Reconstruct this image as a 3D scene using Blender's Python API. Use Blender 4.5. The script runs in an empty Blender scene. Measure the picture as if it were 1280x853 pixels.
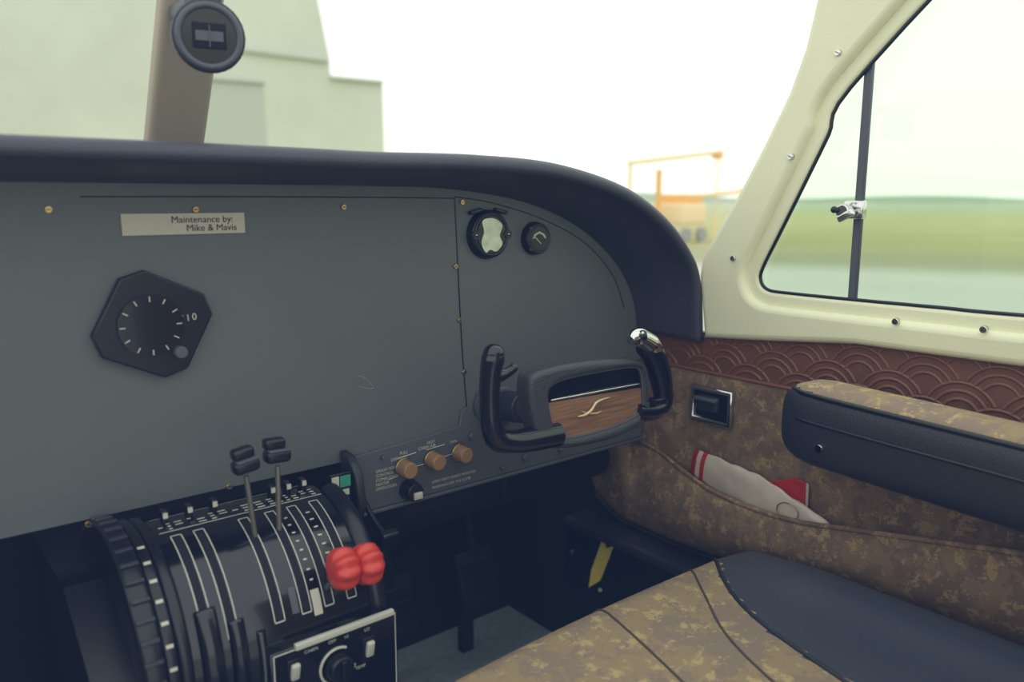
import bpy, bmesh, math, random
from mathutils import Vector, Matrix

# ------------------------------------------------------------------ frame
# World: x = aircraft right, y = aircraft forward (nose), z = up. Cabin floor z=0.
# Real planes: instrument panel y=0.95, right cabin wall x=1.10, seat top z=0.43.
CAM = Vector((0, 0, 0.95)); TH = math.radians(39.3); PH = math.atan(176.5/1000)
F = Vector((math.sin(TH)*math.cos(PH), math.cos(TH)*math.cos(PH), -math.sin(PH)))
R = Vector((math.cos(TH), -math.sin(TH), 0)); U = R.cross(F)
def S(u, v, ax, val):
    """survey: photo measurement -> point on a real plane (axis ax = val)"""
    d = F + R*((u-640)/1000) + U*((426.5-v)/1000)
    t = (val-CAM[ax])/d[ax]
    return CAM + d*t
def PX(u, v, y=0.95):
    p = S(u, v, 1, y); return (p.x, p.z)
def WY(u, v, x=1.10):
    p = S(u, v, 0, x); return (p.y, p.z)

scene = bpy.context.scene
scene.view_settings.view_transform = 'Standard'
# faded film response (lifted blue-green blacks, warm whites)
try:
    vs_ = scene.view_settings; vs_.use_curve_mapping = True; cmap = vs_.curve_mapping
    for ci, (lo, hi) in enumerate([(.006, .98), (.011, 1.0), (.025, .93)]):
        c = cmap.curves[ci]; c.points[0].location = (0, lo); c.points[-1].location = (1, hi)
    cmap.extend = 'EXTRAPOLATED'; cmap.update()
except Exception as ex:
    print('curve', ex)
col = scene.collection

# -------------------------------------------------------------- materials
def lin(c):
    return tuple(((x/255)/12.92 if x/255 <= .04045 else (((x/255)+.055)/1.055)**2.4) for x in c)+(1,)
def mat(name, rgb, rough=.5, metal=0, bump=0, bscale=200, var=0, vscale=20, coat=0, linear=False):
    m = bpy.data.materials.new(name); m.use_nodes = True
    nt = m.node_tree; b = nt.nodes['Principled BSDF']
    c = rgb if linear else lin(rgb)
    b.inputs['Base Color'].default_value = c
    b.inputs['Roughness'].default_value = rough
    b.inputs['Metallic'].default_value = metal
    b.inputs['Coat Weight'].default_value = coat
    tc = nt.nodes.new('ShaderNodeTexCoord')
    if bump:
        n = nt.nodes.new('ShaderNodeTexNoise'); n.inputs['Scale'].default_value = bscale; n.inputs['Detail'].default_value = 4
        bp = nt.nodes.new('ShaderNodeBump'); bp.inputs['Strength'].default_value = bump; bp.inputs['Distance'].default_value = .002
        nt.links.new(tc.outputs['Object'], n.inputs['Vector']); nt.links.new(n.outputs['Fac'], bp.inputs['Height'])
        nt.links.new(bp.outputs['Normal'], b.inputs['Normal'])
    if var:
        n = nt.nodes.new('ShaderNodeTexNoise'); n.inputs['Scale'].default_value = vscale; n.inputs['Detail'].default_value = 5
        r = nt.nodes.new('ShaderNodeValToRGB')
        r.color_ramp.elements[0].position = .3; r.color_ramp.elements[1].position = .7
        r.color_ramp.elements[0].color = tuple(x*(1-var) for x in c[:3])+(1,)
        r.color_ramp.elements[1].color = tuple(min(1, x*(1+var)) for x in c[:3])+(1,)
        nt.links.new(tc.outputs['Object'], n.inputs['Vector']); nt.links.new(n.outputs['Fac'], r.inputs['Fac'])
        nt.links.new(r.outputs['Color'], b.inputs['Base Color'])
    return m
def fabric(name, c1, c2, c3, sc=22):
    m = bpy.data.materials.new(name); m.use_nodes = True
    nt = m.node_tree; b = nt.nodes['Principled BSDF']; b.inputs['Roughness'].default_value = .9
    tc = nt.nodes.new('ShaderNodeTexCoord')
    n = nt.nodes.new('ShaderNodeTexNoise'); n.inputs['Scale'].default_value = sc; n.inputs['Detail'].default_value = 9; n.inputs['Roughness'].default_value = .74
    n2 = nt.nodes.new('ShaderNodeTexNoise'); n2.inputs['Scale'].default_value = sc*1.9; n2.inputs['Detail'].default_value = 8; n2.inputs['Roughness'].default_value = .8
    r = nt.nodes.new('ShaderNodeValToRGB'); e = r.color_ramp.elements
    e[0].position = .485; e[0].color = lin(c1); e[1].position = .515; e[1].color = lin(c2)
    r2 = nt.nodes.new('ShaderNodeValToRGB'); e = r2.color_ramp.elements
    e[0].position = .55; e[0].color = (0, 0, 0, 1); e[1].position = .57; e[1].color = (1, 1, 1, 1)
    mx = nt.nodes.new('ShaderNodeMix'); mx.data_type = 'RGBA'; mx.inputs['B'].default_value = lin(c3)
    nt.links.new(tc.outputs['Object'], n.inputs['Vector']); nt.links.new(tc.outputs['Object'], n2.inputs['Vector'])
    nt.links.new(n.outputs['Fac'], r.inputs['Fac']); nt.links.new(n2.outputs['Fac'], r2.inputs['Fac'])
    nt.links.new(r2.outputs['Color'], mx.inputs['Factor']); nt.links.new(r.outputs['Color'], mx.inputs['A'])
    nt.links.new(mx.outputs['Result'], b.inputs['Base Color'])
    w = nt.nodes.new('ShaderNodeTexVoronoi'); w.inputs['Scale'].default_value = 450
    bp = nt.nodes.new('ShaderNodeBump'); bp.inputs['Strength'].default_value = .5; bp.inputs['Distance'].default_value = .001
    nt.links.new(tc.outputs['Object'], w.inputs['Vector']); nt.links.new(w.outputs['Distance'], bp.inputs['Height'])
    nt.links.new(bp.outputs['Normal'], b.inputs['Normal'])
    return m
def glass(name, tint, gl=.04):
    m = bpy.data.materials.new(name); m.use_nodes = True
    nt = m.node_tree; nt.nodes.remove(nt.nodes['Principled BSDF'])
    t = nt.nodes.new('ShaderNodeBsdfTransparent'); t.inputs['Color'].default_value = tint
    g = nt.nodes.new('ShaderNodeBsdfGlossy'); g.inputs['Roughness'].default_value = .02
    x = nt.nodes.new('ShaderNodeMixShader'); x.inputs[0].default_value = gl
    nt.links.new(t.outputs[0], x.inputs[1]); nt.links.new(g.outputs[0], x.inputs[2])
    nt.links.new(x.outputs[0], nt.nodes['Material Output'].inputs[0])
    return m
def woodmat(name):
    m = bpy.data.materials.new(name); m.use_nodes = True
    nt = m.node_tree; b = nt.nodes['Principled BSDF']; b.inputs['Roughness'].default_value = .4; b.inputs['Coat Weight'].default_value = .1
    tc = nt.nodes.new('ShaderNodeTexCoord'); mp = nt.nodes.new('ShaderNodeMapping')
    mp.inputs['Scale'].default_value = (14, 14, 300)
    mp.inputs['Rotation'].default_value = (0, .05, 0)
    n = nt.nodes.new('ShaderNodeTexNoise'); n.inputs['Scale'].default_value = 1.0; n.inputs['Detail'].default_value = 6
    r = nt.nodes.new('ShaderNodeValToRGB'); e = r.color_ramp.elements
    e[0].position = .3; e[0].color = lin((116, 84, 66)); e[1].position = .7; e[1].color = lin((158, 120, 94))
    nt.links.new(tc.outputs['Object'], mp.inputs[0]); nt.links.new(mp.outputs[0], n.inputs['Vector'])
    nt.links.new(n.outputs['Fac'], r.inputs['Fac']); nt.links.new(r.outputs['Color'], b.inputs['Base Color'])
    return m

M_panel = mat('panel_grey_paint', (96, 103, 104), .5, bump=.12, bscale=900, var=.05, vscale=6)
M_strip = mat('subpanel_grey_paint', (88, 93, 100), .5, bump=.1, bscale=900)
M_navy = mat('black_vinyl', (42, 45, 55), .42, bump=.35, bscale=450)
M_pad = mat('yoke_leather', (62, 64, 70), .38, bump=.6, bscale=500)
M_hood = mat('hood_vinyl', (60, 63, 76), .42, bump=.25, bscale=350, var=.08, vscale=8)
M_black = mat('black_plastic', (18, 21, 30), .3)
M_gloss = mat('black_gloss', (16, 19, 28), .16, coat=.3)
M_dark = mat('dark_void', (12, 16, 26), .8)
M_white = mat('white_marking', (200, 200, 188), .6)
M_cream = mat('cream_paint', (238, 240, 208), .45, bump=.15, bscale=250, var=.03, vscale=5)
M_chrome = mat('chrome', (215, 215, 215), .12, 1)
M_brass = mat('brass_screw', (190, 165, 110), .3, 1)
M_leather = mat('tooled_leather', (112, 74, 56), .5, bump=.3, bscale=300, var=.12, vscale=30)
M_leather2 = mat('tooled_leather_ridge', (126, 84, 64), .45)
M_fab = fabric('brocade_fabric', (118, 98, 82), (136, 113, 88), (166, 142, 104))
M_fabs = fabric('seat_fabric', (144, 126, 110), (158, 138, 106), (188, 166, 120), 20)
M_tan = mat('tan_knob', (150, 118, 84), .5)
M_red = mat('red_plastic', (208, 62, 50), .4, coat=.2)
M_carpet = mat('carpet', (124, 134, 142), 1, bump=.8, bscale=400, var=.15, vscale=60)
M_grey = mat('grey_rubber', (84, 88, 98), .5)
M_post = mat('post_beige', (170, 160, 142), .6)
M_yellow = mat('yellow_tape', (245, 225, 100), .6)
M_plastic = mat('paper_plastic', (205, 194, 180), .3, var=.1, vscale=30)
M_redpaper = mat('red_paper', (185, 45, 45), .5)
M_gold = mat('gold_emblem', (225, 200, 160), .3, .5)
M_wood = woodmat('wood_grain')
M_green = mat('green_label', (60, 150, 125), .5)
M_glassw = glass('windshield_glass', (.98, 1, .99, 1), .02)
M_glasss = glass('side_glass', (.88, .95, .88, 1), .03)
M_seam = mat('seam_thread', (84, 72, 62), .9)
M_pipe = mat('seat_leather', (64, 70, 82), .4, bump=.25, bscale=350)
M_steel = mat('lever_steel', (150, 150, 140), .35, .8)

# ----------------------------------------------------------------- helpers
def group(name):
    e = bpy.data.objects.new(name, None); e.empty_display_size = .05; col.objects.link(e); return e
def addm(name, me, m, parent=None, smooth=False):
    o = bpy.data.objects.new(name, me); col.objects.link(o)
    if m: me.materials.clear(); me.materials.append(m)
    if smooth:
        for p in me.polygons: p.use_smooth = True
    if parent: o.parent = parent
    return o
def mesh(name, vs, fs, m, parent=None, smooth=False):
    me = bpy.data.meshes.new(name); me.from_pydata([tuple(v) for v in vs], [], fs); me.update()
    return addm(name, me, m, parent, smooth)
def fixn(o):
    bm = bmesh.new(); bm.from_mesh(o.data); bmesh.ops.recalc_face_normals(bm, faces=bm.faces); bm.to_mesh(o.data); bm.free(); return o
def cm(pts, n=6, cyclic=False):
    pts = [Vector(p) for p in pts]; N = len(pts); out = []
    rng = N if cyclic else N-1
    for i in range(rng):
        g = (lambda k: pts[k % N]) if cyclic else (lambda k: pts[max(0, min(N-1, k))])
        p0, p1, p2, p3 = g(i-1), g(i), g(i+1), g(i+2)
        for j in range(n):
            t = j/n
            out.append(.5*((2*p1)+(p2-p0)*t+(2*p0-5*p1+4*p2-p3)*t*t+(3*p1-p0-3*p2+p3)*t**3))
    if not cyclic: out.append(pts[-1])
    return out
def conv(cu, name, m, parent, M=None, smooth=False):
    o = bpy.data.objects.new('tmp', cu); col.objects.link(o)
    bpy.context.view_layer.update()
    dg = bpy.context.evaluated_depsgraph_get()
    me = bpy.data.meshes.new_from_object(o.evaluated_get(dg))
    bpy.data.objects.remove(o)
    if M: me.transform(M)
    me.name = name
    return addm(name, me, m, parent, smooth)
def tube(name, pts, r, m, parent=None, cyclic=False, radii=None, n=6, smooth=True):
    cu = bpy.data.curves.new('c', 'CURVE'); cu.dimensions = '3D'; cu.bevel_depth = r; cu.bevel_resolution = 4; cu.use_fill_caps = True
    P = cm(pts, n, cyclic) if n > 1 else [Vector(p) for p in pts]
    s = cu.splines.new('POLY'); s.points.add(len(P)-1)
    for i, p in enumerate(P):
        s.points[i].co = (p.x, p.y, p.z, 1)
        if radii:
            f = i/(len(P)-1)*(len(radii)-1); k = min(int(f), len(radii)-2)
            s.points[i].radius = radii[k]*(1-(f-k))+radii[k+1]*(f-k)
    s.use_cyclic_u = cyclic
    return conv(cu, name, m, parent, None, smooth)
MP = Matrix(((1, 0, 0, 0), (0, 0, -1, 0), (0, 1, 0, 0), (0, 0, 0, 1)))     # local xy -> world xz, normal -y
MW = Matrix(((0, 0, -1, 0), (-1, 0, 0, 0), (0, 1, 0, 0), (0, 0, 0, 1)))    # local (-y,z), normal -x
def plate(name, kind, outer, val, thick, m, parent=None, holes=(), bevel=0, smooth=False):
    cu = bpy.data.curves.new('c', 'CURVE'); cu.dimensions = '2D'; cu.fill_mode = 'BOTH'
    for loop in [outer]+list(holes):
        s = cu.splines.new('POLY'); s.points.add(len(loop)-1)
        for i, p in enumerate(loop):
            a = p[0] if kind == 'P' else -p[0]
            s.points[i].co = (a, p[1], 0, 1)
        s.use_cyclic_u = True
    cu.extrude = thick/2-bevel; cu.bevel_depth = bevel; cu.bevel_resolution = 3; cu.offset = -bevel
    base = MP if kind == 'P' else MW
    T = Matrix.Translation((0, val+thick/2, 0)) if kind == 'P' else Matrix.Translation((val+thick/2, 0, 0))
    return conv(cu, name, m, parent, T @ base, smooth)
def box(name, c, s, m, parent=None, bevel=0, rot=None, seg=3):
    bm = bmesh.new(); bmesh.ops.create_cube(bm, size=1)
    for v in bm.verts: v.co = Vector((v.co.x*s[0], v.co.y*s[1], v.co.z*s[2]))
    if bevel: bmesh.ops.bevel(bm, geom=bm.edges[:], offset=bevel, segments=seg, affect='EDGES', profile=.5)
    M = Matrix.Translation(c)
    if rot: M = M @ rot
    bmesh.ops.transform(bm, matrix=M, verts=bm.verts)
    me = bpy.data.meshes.new(name); bm.to_mesh(me); bm.free()
    return addm(name, me, m, parent, bool(bevel) and seg > 2)
def cyl(name, p0, p1, r, m, parent=None, r2=None, seg=32, bevel=0):
    p0, p1 = Vector(p0), Vector(p1); d = p1-p0
    bm = bmesh.new(); bmesh.ops.create_cone(bm, cap_ends=True, segments=seg, radius1=r, radius2=r if r2 is None else r2, depth=d.length)
    if bevel:
        ed = [e for e in bm.edges if abs(abs(e.verts[0].co.z)-d.length/2) < 1e-6 and abs(e.verts[0].co.z-e.verts[1].co.z) < 1e-6]
        bmesh.ops.bevel(bm, geom=ed, offset=bevel, segments=3, affect='EDGES', profile=.5)
    M = Matrix.Translation((p0+p1)/2) @ d.to_track_quat('Z', 'Y').to_matrix().to_4x4()
    bmesh.ops.transform(bm, matrix=M, verts=bm.verts)
    me = bpy.data.meshes.new(name); bm.to_mesh(me); bm.free()
    o = addm(name, me, m, parent)
    for p in me.polygons: p.use_smooth = len(p.vertices) == 4
    return o
def ball(name, c, r, m, parent=None, sc=(1, 1, 1)):
    bm = bmesh.new(); bmesh.ops.create_uvsphere(bm, u_segments=20, v_segments=12, radius=r)
    for v in bm.verts: v.co = Vector((v.co.x*sc[0], v.co.y*sc[1], v.co.z*sc[2]))+Vector(c)
    me = bpy.data.meshes.new(name); bm.to_mesh(me); bm.free()
    return addm(name, me, m, parent, True)
def text(name, s, x, z, size, parent, m=None, y=.9485, rotz=0, align='LEFT'):
    cu = bpy.data.curves.new('t', 'FONT'); cu.body = s; cu.size = size; cu.align_x = align; cu.extrude = .0001
    M = Matrix.Translation((x, y, z)) @ MP @ Matrix.Rotation(rotz, 4, 'Z')
    return conv(cu, name, m or M_white, parent, M)
def screwP(name, u, v, parent, y=.95, r=.0042, m=None):
    x, z = PX(u, v, y)
    cyl(name, (x, y+.001, z), (x, y-.003, z), r, m or M_brass, parent, r2=r*.8, seg=16)
    box(name+'_slot', (x, y-.0032, z), (r*1.2, .0006, r*.25), M_black, parent)

# ------------------------------------------------------------- room shell
box('floor', (.37, .3, -.015), (1.5, 2.2, .03), M_carpet)
box('wall_right', (1.125, .42, .345), (.03, 1.96, .75), M_dark)
box('wall_left', (-.385, .42, .345), (.03, 1.96, .75), M_fab)
box('wall_firewall', (.37, 1.385, .48), (1.48, .03, 1.0), M_dark)

# ------------------------------------------------------- instrument panel
panel = group('instrument_panel')
inner_px = [(213, 237), (400, 238), (480, 239), (560, 242), (650, 257), (715, 285), (758, 322), (780, 355), (790, 385), (793, 410)]
inner = [Vector((PX(*p)[0], .95, PX(*p)[1])) for p in inner_px]
inner = [Vector((-.345, .95, inner[0].z)), Vector((0, .95, inner[0].z))]+inner
ic = cm(inner, 8)
out = [(p.x, p.z+.012) if p.x < .9 else (p.x+.006, p.z+.010) for p in ic]
out += [(1.075, .66), (1.085, .60), (1.085, .522), (.50, .522), (.50, .60), (-.345, .60)]
plate('panel_sheet', 'P', out, .95, .02, M_panel, panel)
seam = [PX(568, 246), PX(572, 330), PX(577, 430), PX(583, 508)]
tube('panel_seam', [(p[0], .9495, p[1]) for p in seam], .0009, M_black, panel, n=4)
seam2 = [PX(*p) for p in [(568, 246), (620, 255), (680, 275), (730, 303), (765, 343), (780, 385)]]
tube('panel_seam_top', [(p[0], .9495, p[1]) for p in seam2], .0007, M_black, panel, n=4)
seam3 = [PX(*p) for p in [(100, 246), (300, 246), (480, 247), (566, 248)]]
tube('panel_seam_left', [(p[0], .9495, p[1]) for p in seam3], .0007, M_black, panel, n=4)
for i, (u, v) in enumerate([(244, 262), (429, 259), (569, 333), (574, 400), (580, 465), (286, 608), (458, 568), (577, 253), (796, 372), (60, 262), (110, 655)]):
    screwP('screw_%d' % i, u, v, panel, m=M_brass)
sub = [PX(444, 572), PX(530, 545), PX(572, 532), PX(575, 512), PX(583, 508), PX(592, 520), PX(640, 530), PX(700, 518), PX(790, 497)]
subo = [(p[0], p[1]) for p in sub]+[(1.082, .523), (.50, .523)]
subo[0] = (.485, .605); subo.append((.485, .560))
plate('sub_panel', 'P', subo, .944, .006, M_strip, panel, bevel=.001)
box('sub_panel_flange', (.79, .965, .519), (.59, .045, .006), M_strip, panel, .002)
kn = [(509, 587), (545, 577), (579, 568)]
for i, (u, v) in enumerate(kn):
    x, z = PX(u, v, .925)
    cyl('vent_knob_shaft_%d' % i, (x, .944, z), (x, .934, z), .006, M_black, panel)
    k = cyl('vent_knob_%d' % i, (x, .936, z), (x, .914, z), .0125, M_tan, panel, r2=.0115, bevel=.002)
    tube('vent_knob_rim_%d' % i, [(x+.0125*math.cos(a*math.pi/8), .934, z+.0125*math.sin(a*math.pi/8)) for a in range(16)], .0012, M_brass, panel, True, n=2)
x, z = PX(519, 616, .925)
cyl('selector_knob', (x, .944, z), (x, .922, z), .016, M_black, panel, r2=.013, bevel=.002)
box('selector_pointer', (x+.002, .92, z-.004), (.014, .004, .010), M_white, panel, .001)
for j, s in enumerate(['DRAW FOR', 'CONTROL', 'COMBUSTION', 'HEATER', 'OPERATION']):
    x, z = PX(470, 592+j*5.6, .943)
    text('placard_line_%d' % j, s, x, z, .0060, panel, y=.9432)
for j, (s, u, v) in enumerate([('DEFROST', 499, 575), ('CABIN AIR', 534, 561), ('FAN', 567, 554), ('PULL', 505, 568), ('HOT', 539, 555)]):
    x, z = PX(u, v, .943)
    text('knob_label_%d' % j, s, x, z, .0064, panel, y=.9432, align='CENTER')
x, z = PX(540, 605, .943); text('placard_a', 'OPEN VENT CHECK MONITOR', x, z, .0058, panel, y=.9432)
x, z = PX(540, 612, .943); text('placard_b', 'WARNING FOR THE CLIMB', x, z, .0058, panel, y=.9432)
for j, (a, b) in enumerate([((497, 574), (520, 566)), ((533, 563), (556, 556)), ((486, 600), (500, 594)), ((556, 571), (568, 567)), ((521, 583), (532, 580))]):
    p = PX(*a, .943); q = PX(*b, .943)
    tube('index_line_%d' % j, [(p[0], .9433, p[1]), (q[0], .9433, q[1])], .0006, M_white, panel, n=1)
for j, (u, v, r) in enumerate([(589, 545, .006), (656, 572, .006), (700, 562, .004), (628, 585, .004), (478, 572, .003), (628, 545, .004)]):
    x, z = PX(u, v, .943); cyl('sub_fastener_%d' % j, (x, .945, z), (x, .937, z), r, M_grey, panel, r2=r*.8, seg=20)
p = [PX(*q) for q in [(446, 470), (456, 473), (463, 480), (467, 485), (460, 486), (449, 483)]]
tube('paint_scratch', [(a, .9499, b) for a, b in p], .0005, mat('bare_metal_scratch', (140, 142, 142), .5), panel)
lp = [PX(*q) for q in [(150, 268), (304, 266), (304, 291), (150, 298)]]
lx0 = lp[0][0]; lx1 = lp[1][0]; lz0 = lp[2][1]; lz1 = lp[1][1]
plate('label_plate', 'P', [(lx0, lz0), (lx1, lz0), (lx1, lz1), (lx0, lz1)], .947, .003, mat('label_plate_silver', (192, 188, 174), .5), panel)
text('label_text_1', 'Maintenance by:', lx1-.014, lz1-.0105, .0108, panel, M_black, y=.9465, align='RIGHT')
text('label_text_2', 'Mike & Mavis', lx1-.010, lz0+.0035, .0108, panel, M_black, y=.9465, align='RIGHT')
cx, cz = PX(190, 405)
oc = []
for a, rr in [(12, .062), (45, .052), (78, .062), (102, .062), (135, .052), (168, .062), (192, .062), (225, .052), (258, .062), (282, .062), (315, .052), (348, .062)]:
    t = math.radians(a+18); oc.append((cx+rr*math.cos(t)*1.05, cz+rr*math.sin(t)))
plate('angled_bezel', 'P', oc, .938, .012, M_black, panel, bevel=.002)
cyl('angled_dial', (cx-.005, .938, cz), (cx-.005, .934, cz), .035, M_gloss, panel)
for k in range(12):
    t = k*math.pi/6
    box('angled_dial_tick_%d' % k, (cx-.005+.03*math.cos(t), .9335, cz+.03*math.sin(t)), (.006, .0006, .0012), M_white, panel, rot=Matrix.Rotation(-t, 4, 'Y'))
x, z = PX(219, 402); text('angled_text', 'T I 0', x, z, .011, panel, y=.9372, rotz=.1)
x, z = PX(219, 437); cyl('angled_knob', (x, .938, z), (x, .925, z), .007, M_grey, panel, bevel=.001)

def gauge(name, u, v, r):
    x, z = PX(u, v)
    cyl(name+'_bezel', (x, .951, z), (x, .938, z), r*1.1, M_black, panel, r2=r, seg=40, bevel=.002)
    cyl(name+'_face', (x, .938, z), (x, .9365, z), r*.78, M_gloss, panel, seg=40)
    tube(name+'_ring', [(x+r*.88*math.cos(a*math.pi/12), .938, z+r*.88*math.sin(a*math.pi/12)) for a in range(24)], .0025, M_navy, panel, True, n=2)
    return x, z
x, z = gauge('large_gauge', 608, 293, .034)
M_refl = mat('painted_reflection', (215, 222, 208), .2, .3, var=.2, vscale=60)  # pale sky reflection painted as a shape on the gauge face
gi = [(x-.018, z+.020), (x-.004, z+.024), (x+.010, z+.021), (x+.019, z+.012), (x+.014, z-.002), (x+.019, z-.014), (x+.008, z-.025), (x-.004, z-.022), (x-.012, z-.026), (x-.020, z-.012), (x-.015, z+.004)]
plate('large_gauge_reflection', 'P', [(q.x, q.y) for q in cm([(a, b, 0) for a, b in gi], 4, True)], .9355, .001, M_refl, panel)
for s in (-1, 1):
    cyl('large_gauge_ear_%d' % (s+1), (x+s*.030, .94, z), (x+s*.030, .935, z), .0065, M_black, panel, seg=16)
    ball('large_gauge_pin_%d' % (s+1), (x+s*.030, .9345, z), .002, M_chrome, panel)
    box('large_gauge_tab_%d' % (s+1), (x+s*.023, .945, z+.034), (.022, .008, .005), M_black, panel, .001, rot=Matrix.Rotation(s*.25, 4, 'Y'))
x, z = gauge('small_gauge', 667, 298, .024)
plate('small_gauge_arc', 'P', [(x-.014, z+.0), (x-.010, z+.007), (x, z+.011), (x+.010, z+.007), (x+.014, z+.001), (x+.011, z+.000), (x+.007, z+.005), (x, z+.008), (x-.007, z+.005), (x-.011, z)], .936, .0006, M_white, panel)
box('small_gauge_needle', (x-.003, .9355, z-.003), (.016, .0006, .0014), M_white, panel, rot=Matrix.Rotation(.7, 4, 'Y'))
for a in range(4):
    t = math.pi/4+a*math.pi/2
    cyl('small_gauge_screw_%d' % a, (x+.0225*math.cos(t), .941, z+.0225*math.sin(t)), (x+.0225*math.cos(t), .936, z+.0225*math.sin(t)), .0022, M_grey, panel, seg=12)

# -------------------------------------------------------------- glareshield
outer_px = [(213, 177), (380, 185), (470, 190), (600, 194), (700, 205), (780, 232), (830, 268), (862, 310), (876, 352), (879, 424)]
outer = [Vector((PX(p[0], p[1], .83)[0], .83, PX(p[0], p[1], .83)[1])) for p in outer_px]
outer = [Vector((-.345, .83, outer[0].z)), Vector((0, .83, outer[0].z))]+outer
oc_ = cm(outer, 8)
vs = []; fs = []; NP = 0
for i in range(len(oc_)):
    a = oc_[max(0, i-1)]; b = oc_[min(len(oc_)-1, i+1)]; t = (b-a).normalized(); n = Vector((-t.z, 0, t.x))
    I = ic[i]; O = oc_[i]-n*.020
    sec = [I+n*.006+Vector((0, .004, 0)), I.lerp(O, .3)+n*.003, I.lerp(O, .65)+n*.002, O+Vector((0, .012, 0)), O-n*.001+Vector((0, .002, 0)), O+n*.002+Vector((0, -.004, 0)), O+n*.008+Vector((0, -.007, 0)),
           O+n*.014+Vector((0, -.005, 0)), O+n*.019+Vector((0, .001, 0)), O+n*.021+Vector((0, .01, 0)), O+n*.022+Vector((0, .03, 0)), O+n*.024+Vector((0, .15, 0)), O+n*.018+Vector((0, .28, 0))]
    sec = [Vector((min(p.x, 1.094), p.y, p.z)) for p in sec]
    NP = len(sec); vs += sec
for i in range(len(oc_)-1):
    for j in range(NP-1):
        fs.append((i*NP+j, i*NP+j+1, (i+1)*NP+j+1, (i+1)*NP+j))
fs.append(tuple((len(oc_)-1)*NP+j for j in range(NP)))
hood = mesh('glareshield', vs, fs, M_hood, None, True)
hood.data.polygons[-1].use_smooth = False

# ------------------------------------------------------------- right side wall
side = group('window_frame_panel')
pil = [(1045, -90), (1032, -45), (1020, 0), (1006, 60), (985, 118), (955, 180), (925, 238), (897, 287), (877, 322), (874, 345), (880, 423)]
po = [WY(u, v, 1.083) for u, v in pil]
ztop = [WY(880, 423, 1.083), WY(960, 427, 1.083), WY(1067, 431, 1.083)]
zt_end = ztop[-1][1]+.002
po += ztop[1:]+[(.30, zt_end), (-.5, zt_end), (-.5, 1.36), (po[0][0]-.02, 1.36)]
def ztf(y):
    pts = sorted([(a, b) for a, b in ztop])
    if y <= pts[0][0]: return zt_end
    if y >= pts[-1][0]: return pts[-1][1]
    for (a, b), (c, d) in zip(pts, pts[1:]):
        if a <= y <= c: return b+(d-b)*(y-a)/(c-a)
def ext_window(off):
    pts = [WY(1067, 112, 1.1), WY(1040, 170, 1.1), WY(1008, 235, 1.1), (WY(978, 295, 1.1)), WY(958, 335, 1.1), WY(955, 349, 1.1), WY(962, 359, 1.1), WY(985, 363, 1.1), WY(1067, 371, 1.1), WY(1180, 381, 1.1)]
    e = WY(1280, 390, 1.1)
    pts += [e, (-.05, e[1]+.01), (-.09, e[1]+.04), (-.09, 1.25), (-.05, 1.29), (.30, 1.29), (.40, 1.28)]
    P = cm([(a, b, 0) for a, b in pts], 5, True)
    c = []
    N = len(P)
    for i in range(N):
        t = (P[(i+1) % N]-P[i-1]).normalized(); n = Vector((t.y, -t.x, 0))
        c.append((P[i].x+n.x*off, P[i].y+n.y*off))
    return c
def area(l): return sum(l[i-1][0]*l[i][1]-l[i][0]*l[i-1][1] for i in range(len(l)))/2
sg = 1 if abs(area(ext_window(.02))) > abs(area(ext_window(0))) else -1
hole1 = ext_window(sg*.026); hole2 = ext_window(sg*.006)
plate('pillar_shell', 'W', po, 1.080, .030, M_cream, side, holes=[hole1], bevel=.010, smooth=True)
plate('window_recess', 'W', ext_window(sg*.036), 1.093, .014, M_cream, side, holes=[hole2], bevel=.005, smooth=True)
tube('window_rubber', [(1.0975, a, b) for a, b in ext_window(sg*.004)], .0026, M_black, side, True, n=1)
plate('window_1', 'W', ext_window(sg*.012), 1.109, .003, M_glasss, None)
for i, (u, v) in enumerate([(1048, 66), (989, 196), (917, 323), (1120, 402), (1230, 412)]):
    y, z = WY(u, v, 1.080)
    cyl('pillar_screw_%d' % i, (1.081, y, z), (1.076, y, z), .0052, M_chrome, side, r2=.004, seg=20)
    box('pillar_screw_slot_%d' % i, (1.0758, y, z), (.0006, .006, .001), M_black, side, rot=Matrix.Rotation(.5, 4, 'X'))
ysl = WY(1067, 264, 1.10)[0]
zb_ = WY(1067, 371, 1.1)[1]
wl = group('window_latch')
plate('vent_bar', 'W', [(ysl, zb_-.01), (ysl-.012, zb_-.01), (ysl-.012, 1.29), (ysl, 1.29)], 1.100, .008, M_grey, wl, bevel=.002)
y, z = WY(1052, 264, 1.095)
cyl('latch_body', (1.104, y-.006, z), (1.084, y-.006, z), .010, M_chrome, wl, bevel=.002)
box('latch_handle', (1.082, y-.014, z-.006), (.008, .026, .011), M_chrome, wl, .003, rot=Matrix.Rotation(-.5, 4, 'X'))
box('latch_base', (1.098, y-.018, z+.002), (.012, .030, .026), M_chrome, wl, .003)
ball('latch_tip', (1.080, y+.003, z+.002), .005, M_black, wl)

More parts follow.
